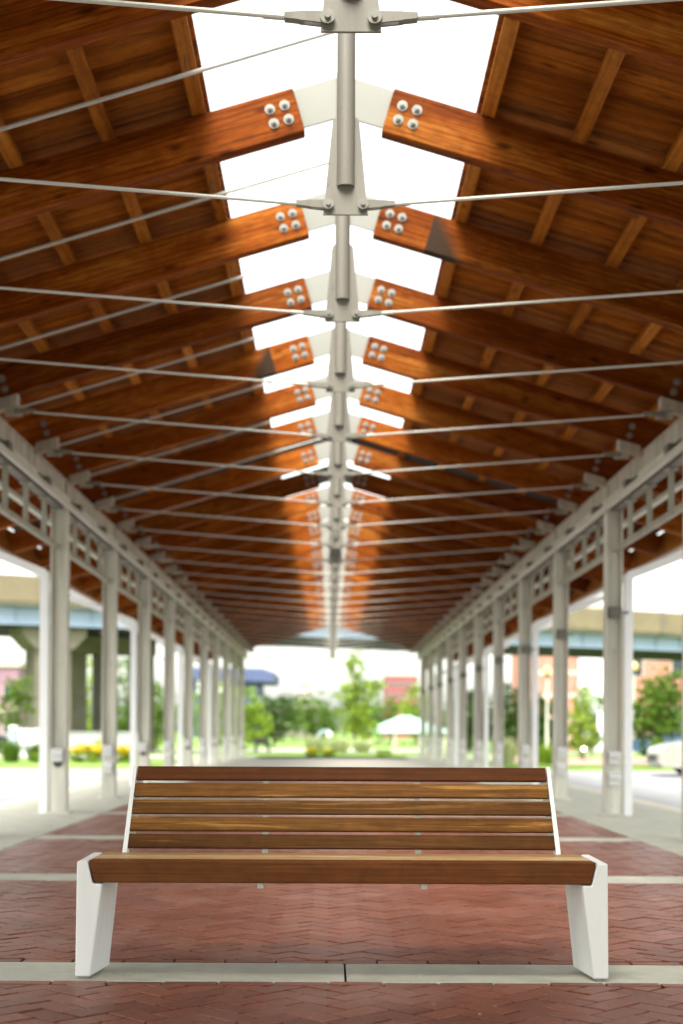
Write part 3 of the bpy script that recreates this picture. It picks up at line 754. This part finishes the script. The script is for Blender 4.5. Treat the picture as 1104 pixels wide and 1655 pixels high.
mound(-.65, 51.5, .22, .25, 'leaf_bright', 'small yellow flowering plant beyond the bench, left one of the pair', 'flower bush', None, 200, 'flowering_shrub', 801, z0=-.02)
mound(-.1, 51.5, .2, .22, 'leaf_bright', 'small yellow flowering plant beyond the bench, right one of the pair', 'flower bush', None, 200, 'flowering_shrub', 805, z0=-.02)
mound(2.0, 53, .35, .25, 'leaf_bright', 'low green plant on the lawn right of centre', 'shrub', None, 0, 'shrub', 809, z0=-.03)
# paths through the lawn
def sheet(name, pts, mat, lift):
    mb = MB(); mb.add([(x, y, gz(y) + lift) for x, y in pts], [tuple(range(len(pts)))]); tag(link(name, mb.mesh(name, mat)), kind='structure')
sheet('plaza_paving', [(5.5, 37.6), (30, 37.6), (30, 50), (5.5, 50)], 'plaza', .010)
sheet('lawn_edge', [(4.3, 36.95), (30, 36.95), (30, 38.9), (4.3, 38.9)], 'grass', .016)
p1 = [(-26, 50), (-4, 50), (5, 50), (26, 50)]
sheet('footpath', [(-26, 45.5), (26, 45.5), (26, 50), (-26, 50)], 'path', .008)
def ribbon(name, cl, wd_, mat, lift):
    mb = MB(); vs = []
    for (x, y) in cl: vs += [(x - wd_, y, gz(y) + lift), (x + wd_, y, gz(y) + lift)]
    mb.add(vs, [(2 * i, 2 * i + 1, 2 * i + 3, 2 * i + 2) for i in range(len(cl) - 1)]); tag(link(name, mb.mesh(name, mat)), kind='structure')
mbp = MB(); mbp.add([(-20, 66, gz(66) + .03), (14, 66, gz(66) + .03), (14, 80, gz(80) + .03), (-20, 80, gz(80) + .03)], [(0, 1, 2, 3)])
tag(link('footpath', mbp.mesh('footpath', 'path')), kind='structure')
mbp = MB(); mbp.add([(-8, 80, gz(80) + .03), (9, 80, gz(80) + .03), (6, 100, gz(100) + .03), (-3, 100, gz(100) + .03)], [(0, 1, 2, 3)])
tag(link('footpath', mbp.mesh('footpath', 'path')), kind='structure')

# low walls, bin
wl = thing('low_wall', 'short white wall panel beside the small tree at far left', 'wall', (-10.2, 48, 0)); part('wall_body', MB().box(-.4, .4, -.12, .12, -.05, .84), 'white_panel', wl, bevel=.01); part('coping', MB().box(-.43, .43, -.15, .15, .842, .90), 'white_panel', wl, bevel=.01)
wl = thing('low_wall', 'long pale grey wall below the dark bridge columns', 'wall', (-8.9, 55, 0)); part('wall_body', MB().box(-1.5, 1.6, -.12, .12, -.1, .74), 'wallpaint', wl, bevel=.01); part('coping', MB().box(-1.53, 1.63, -.16, .16, .742, .80), 'wallpaint', wl, bevel=.01)
bn = thing('litter_bin', 'blue grey cylindrical bin left of the short white wall', 'bin', (-10.35, 46.5, 0)); part('drum', MB().tube((0, 0, 0), (0, 0, .92), .15, .17, 18), 'sculpt', bn, smooth=True); part('lid', MB().tube((0, 0, .921), (0, 0, 1.02), .185, .12, 18), 'steel_pale', bn, smooth=True)

# highway bridge
br = thing('road_bridge', 'highway overpass with pale blue girder and tan parapet crossing behind the canopy', 'bridge', (0, 64, 0), math.atan(.55))
part('parapet', MB().box(-45, 60, -.35, 0, 6.0, 7.05), 'parapet', br)
pp = MB().box(-.10, .10, -.42, -.352, 6.0, 7.08).mesh('parapet_post', 'concrete_pier')
for k in range(-9, 16): link('parapet_post', pp, br, (k * 3.2, 0, 0))
part('deck_slab', MB().box(-45, 60, -.3, 8.3, 5.85, 5.998), 'concrete_pier', br)
gd = MB().box(-45, 60, .1, .14, 5.15, 5.849).box(-45, 60, -.02, .26, 5.10, 5.149)
gdr = part('girder', gd, 'girder', br)
stm = MB().box(-.02, .02, -.02, .0995, 5.151, 5.848).mesh('web_stiffener', 'girder')
for k in range(-28, 38): link('web_stiffener', stm, gdr, (k * 1.6, 0, 0))
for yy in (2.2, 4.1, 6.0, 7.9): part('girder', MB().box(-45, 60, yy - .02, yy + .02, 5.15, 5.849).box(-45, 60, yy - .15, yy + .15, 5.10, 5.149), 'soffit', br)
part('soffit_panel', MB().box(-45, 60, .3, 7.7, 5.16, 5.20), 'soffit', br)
def bridge_local(x, y):
    a = -math.atan(.55); dx, dy = x, y - 64
    return dx * math.cos(a) - dy * math.sin(a), dx * math.sin(a) + dy * math.cos(a)
lx, ly = bridge_local(-12.1, 59.8)
pr = part('pier', MB().box(lx - .75, lx + .75, .7, 2.2, -.4, 4.2), 'concrete_pier', br, bevel=.03)
part('pier_cap', MB().prism([(lx - .8, 4.2), (lx + .8, 4.2), (lx + 1.35, 4.75), (lx + 1.35, 5.09), (lx - 1.35, 5.09), (lx - 1.35, 4.75)], .5, 2.4), 'concrete_pier', pr)
lx2, _ = bridge_local(-10.8, 66)
pr = part('pier', MB().box(lx2 - 1.9, lx2 + 2.2, 5.2, 6.6, 4.3, 5.09), 'concrete_pier', br)
for off in (-1.5, -.05, 1.75): part('pier_column', MB().box(off - .42, off + .42, -.55, .55, -.4, 4.299), 'concrete_pier', pr, (lx2, 5.9, 0), bevel=.02)

# buildings
def building(name, label, x0, x1, y, dep, h, mat, z0=-1.2, bandz=(), wins=None, roof=True):
    b = thing(name, label, 'building', ((x0 + x1) / 2, y, z0)); hw_ = (x1 - x0) / 2
    wpart = part('wall', MB().box(-hw_, hw_, 0, dep, 0, h), mat, b)
    if roof: part('roof', MB().box(-hw_ - .2, hw_ + .2, -.2, dep + .2, h + .003, h + .35), 'stone', b)
    for z in bandz: part('stone_band', MB().box(-hw_ - .05, hw_ + .05, -.07, -.002, z, z + .32), 'stone', b)
    if wins:
        nx_, nz_, ww, wh, zb = wins
        wm = MB().box(-ww / 2 - .08, ww / 2 + .08, -.06, -.002, -.08, wh + .08).mesh('window', 'stone')
        pm = MB().box(-ww / 2, ww / 2, -.075, -.0605, 0, wh).mesh('pane', 'glass')
        for i in range(nx_):
            for j in range(nz_):
                o = link('window', wm, b, (-hw_ + (i + .5) * 2 * hw_ / nx_, 0, zb + j * (h - zb) / nz_)); link('pane', pm, o)
    return b
bb = building('brick_building', 'large red brick building with pale stone bands behind the right row of columns', 15.0, 18.3, 106, 12, 11, 'brickwall', -1, (1.2, 2.7, 4.4, 6.1, 7.8))
bb = building('white_building', 'white panelled building between the two brick ones at right', 18.4, 21.3, 105, 12, 11, 'white_panel', -1)
for k in range(9): part('panel_joint', MB().box(-1.4 + k * .34, -1.34 + k * .34, -.06, -.003, .2, 10.8), 'wallpaint', bb)
part('window', MB().box(1.0, 1.36, -.09, -.003, 3.2, 7.2), 'glass', bb)
bb = building('brick_building', 'plain pinkish brick building at the right edge behind the round tree', 21.4, 34, 107, 12, 10, 'brickwall', -1, (1.5, 7.2), (4, 2, .9, 1.6, 2.2))
bs = thing('stadium', 'dark blue grandstand with jutting roof far behind the left columns', 'stadium', (-25, 400, -1.3))
part('stand', MB().prism([(-16, 0), (7.0, 0), (6.0, 8), (4.0, 16.8), (-16, 16.8)], 1, 40), 'blue_wall', bs)
part('roof', MB().prism([(-16, 16.5), (9.0, 15.6), (9.4, 18.2), (6, 19.4), (-16, 19.6)], -2, 40), 'blue_wall', bs)
for xx in (-12, -6, 0): part('mast', MB().box(xx - .4, xx + .4, -1, -.2, 12, 16.6), 'white_panel', bs)
building('office_building', 'pale distant tower block over the trees left of centre', -9.2, -6, 420, 10, 17, 'pink_wall', -1.3, (), (3, 6, .6, 1.4, 1.5))
building('office_building', 'dark red brick block over the trees right of the slender tree', 15.4, 24.5, 400, 14, 17.5, 'red_wall', -1.3, (), (6, 5, .8, 1.5, 1.6))
building('office_building', 'mauve brick building with dark windows at the left edge beyond the bridge', -27.5, -24.6, 112, 10, 6.6, 'purple_wall', -.8, (3.0,), (2, 2, .8, 1.1, 1.4))
building('warehouse', 'low pale pink building far behind the trees left of centre', -26, -3, 430, 12, 9, 'pink_wall', -1.3)

# park shelter
sx, sy, sz = 21.5 / 2 - .05, 200, gz(200)
shl = thing('park_shelter', 'open picnic shelter with pale green hipped roof at right through the canopy', 'shelter', (10.6, sy, sz))
part('roof', MB().add([(-6, -5, 2.0), (6, -5, 2.0), (6, 5, 2.0), (-6, 5, 2.0), (-.6, 0, 4.25), (.6, 0, 4.25), (-6, -5, 1.85), (6, -5, 1.85), (6, 5, 1.85), (-6, 5, 1.85)], [(0, 1, 5, 4), (1, 2, 5), (2, 3, 4, 5), (3, 0, 4), (6, 7, 1, 0), (7, 8, 2, 1), (8, 9, 3, 2), (9, 6, 0, 3), (9, 8, 7, 6)]), 'green_roof', shl)
for px_ in (-5.3, -1.8, 1.8, 5.3):
    for py_ in (-4.3, 4.3): part('post', MB().box(px_ - .2, px_ + .2, py_ - .2, py_ + .2, 0, 1.849), 'kerb', shl)
for k, px_ in enumerate((-3.4, 0.2, 3.4)):
    tb = thing('picnic_table', ['left', 'middle', 'right'][k] + ' picnic table under the green roofed shelter', 'table', (10.6 + px_, sy - 1.5, sz))
    part('tabletop', MB().box(-.9, .9, -.4, .4, .7, .76), 'kerb', tb)
    for yy in (-.65, .65): part('seat_plank', MB().box(-.9, .9, yy - .14, yy + .14, .42, .47), 'kerb', tb)
    for xx in (-.6, .6): part('leg', MB().box(xx - .05, xx + .05, -.6, .6, 0, .419).box(xx - .04, xx + .04, -.1, .1, .42, .699), 'dark_metal', tb)

# arch sculpture
ar = thing('arch_sculpture', 'blue grey curved pipe arch standing in the park left of the slender tree', 'sculpture', (-.25, 108, gz(108)))
am = MB(); pts = [(-.72, 0, 0), (-.74, 0, .5)] + [(-.74 + .72 * (1 - math.cos(a)), 0, .75 + .62 * math.sin(a)) for a in [R(x) for x in range(0, 111, 15)]]
am.path(pts, [.11] * len(pts), 10); part('arch_pipe', am, 'sculpt', ar, smooth=True)
part('base', MB().tube((-.72, 0, -.02), (-.72, 0, .16), .34, .28, 16), 'white_panel', ar)
hd = MB().tube((.1, 0, .95), (.35, 0, 1.25), .2, .26, 14); part('head', hd, 'white_panel', ar)

# dark park bench far left-centre
pb = thing('park_bench', 'small dark metal seat beside the path left of centre', 'bench', (-3.15, 66, gz(66) + .03), R(15))
part('seat', MB().box(-.36, .36, -.2, .2, .34, .38), 'dark_metal', pb); part('backrest', MB().box(-.36, .36, .2, .235, .40, .66), 'dark_metal', pb)
for xx in (-.3, .3): part('leg', MB().box(xx - .03, xx + .03, -.18, .18, 0, .339), 'dark_metal', pb)

# sign, path light, street lamps
sg_ = thing('hanging_sign', 'white sign board on a thin pole left of the first right column', 'sign', (8.62, 45.2, 0))
part('pole', MB().tube((.16, .03, 0), (.16, .03, 1.75), .025, n=10), 'steel', sg_, smooth=True)
part('board', MB().box(-.14, .13, -.015, .015, .93, 1.56), 'white_panel', sg_, bevel=.01); part('red_mark', MB().box(-.135, -.08, -.019, -.0155, .98, 1.06), 'red', sg_)
def emis(name, col, s):
    m, n, b = new_mat(name); b.inputs['Emission Color'].default_value = (*col, 1); b.inputs['Emission Strength'].default_value = s; b.inputs['Base Color'].default_value = (*col, 1); return m
M['amber_lit'] = emis('lit_amber_lens', (1, .78, .42), 6.0)
pl = thing('path_light', 'small lit amber light on a short post in front of the young tree', 'light', (8.02, 45, 0))
part('post', MB().tube((0, 0, 0), (0, 0, .32), .03, n=10), 'dark_metal', pl, smooth=True); part('lens', MB().tube((0, -.035, .36), (0, .03, .36), .05, n=16), 'amber_lit', pl)
for (x, y, lab) in ((12.9, 60.5, 'amber topped street lamp beside the first right column'), (9.9, 65, 'amber topped street lamp before the banded brick wall')):
    t = thing('street_lamp', lab, 'street lamp', (x, y, -.1))
    part('pole', MB().tube((0, 0, 0), (0, 0, 3.5), .07, .045, 12), 'steel', t, smooth=True)
    part('arm', MB().tube((0, 0, 3.46), (0, 0, 3.62), .09, .11, 12), 'dark_metal', t, smooth=True); part('globe', MB().tube((0, 0, 3.621), (0, 0, 3.82), .15, .2, 14).tube((0, 0, 3.82), (0, 0, 3.98), .2, .06, 14), 'lamp_glass', t, smooth=True)

# cars (front towards -X)
def car(loc, rz, paint, label):
    c = thing('parked_car', label, 'car', loc, rz)
    side = [(0, .32), (.02, .52), (.12, .64), (.35, .72), (1.15, .84), (1.25, .88), (1.95, 1.36), (2.5, 1.45), (3.3, 1.43), (3.95, 1.02), (4.3, .95), (4.42, .80), (4.42, .34), (4.3, .22), (3.95, .2), (3.9, .42), (3.72, .6), (3.45, .66), (3.18, .6), (3.0, .42), (2.95, .2), (1.45, .2), (1.4, .42), (1.22, .6), (.95, .66), (.68, .6), (.5, .42), (.45, .2), (.1, .22)]
    def halfw(x, z): return (.86 if z < .9 else .86 - (z - .9) * .42) - (.22 * max(0, (.5 - x) / .5) ** 2) - .1 * max(0, (x - 4.1) / .32)
    n = len(side); mb = MB()
    vs = [(x, -halfw(x, z), z) for x, z in side] + [(x, halfw(x, z), z) for x, z in side]
    fs = [(i, (i + 1) % n, (i + 1) % n + n, i + n) for i in range(n)]
    mb.add(vs, fs)
    bm = bmesh.new(); v1 = [bm.verts.new(v) for v in vs]
    for f in fs: bm.faces.new([v1[i] for i in f])
    for k in (0, 1):
        f = bm.faces.new([v1[i + k * n] for i in (range(n) if k else range(n - 1, -1, -1))])
        bmesh.ops.triangulate(bm, faces=[f])
    bmesh.ops.recalc_face_normals(bm, faces=bm.faces); me = bpy.data.meshes.new('body'); bm.to_mesh(me); bm.free(); me.materials.append(M[paint])
    link('body', me, c)
    for s in (-1, 1):
        gl = [(1.42, .93), (2.0, 1.32), (2.5, 1.39), (2.5, .93)], [(2.58, .93), (2.58, 1.39), (3.2, 1.37), (3.7, .98)]
        for poly in gl:
            vs2 = [(x, s * (halfw(x, z) + .006), z) for x, z in poly] + [(x, s * (halfw(x, z) - .01), z) for x, z in poly]
            part('side_window', MB().add(vs2, [(0, 1, 2, 3), (7, 6, 5, 4)] + [(i, (i + 1) % 4, (i + 1) % 4 + 4, i + 4) for i in range(4)]), 'glass', c)
        part('headlight', MB().box(.06, .2, s * .52 - .12, s * .52 + .12, .53, .63), 'lamp_glass' if False else 'white_panel', c, bevel=.02)
    part('windscreen', MB().add([(1.29, -.74, .915), (1.93, -.62, 1.355), (1.93, .62, 1.355), (1.29, .74, .915), (1.31, -.74, .885), (1.95, -.62, 1.33), (1.95, .62, 1.33), (1.31, .74, .885)], [(0, 1, 2, 3), (7, 6, 5, 4), (0, 4, 5, 1), (1, 5, 6, 2), (2, 6, 7, 3), (3, 7, 4, 0)]), 'glass', c)
    part('grille', MB().box(-.012, .05, -.35, .35, .36, .48), 'dark_metal', c)
    for x in (.95, 3.45):
        for s in (-1, 1):
            wlp = part('wheel', MB().tube((0, -.1, 0), (0, .1, 0), .32, n=24), 'tyre', c, (x, s * .74, .32)); part('rim', MB().tube((0, -.105, 0), (0, .105, 0), .2, n=16), 'bolt', wlp)
    return c
car((7.35, 32.5, -.10), 0, 'white_car', 'white car at the right edge with only its front showing beside the column')
car((12.1, 58, -.1), 0, 'blue_car', 'dark blue car parked beyond the plaza behind the round tree')
car((-13.6, 61, -.1), R(180), 'black_car', 'black car under the bridge at the left edge')
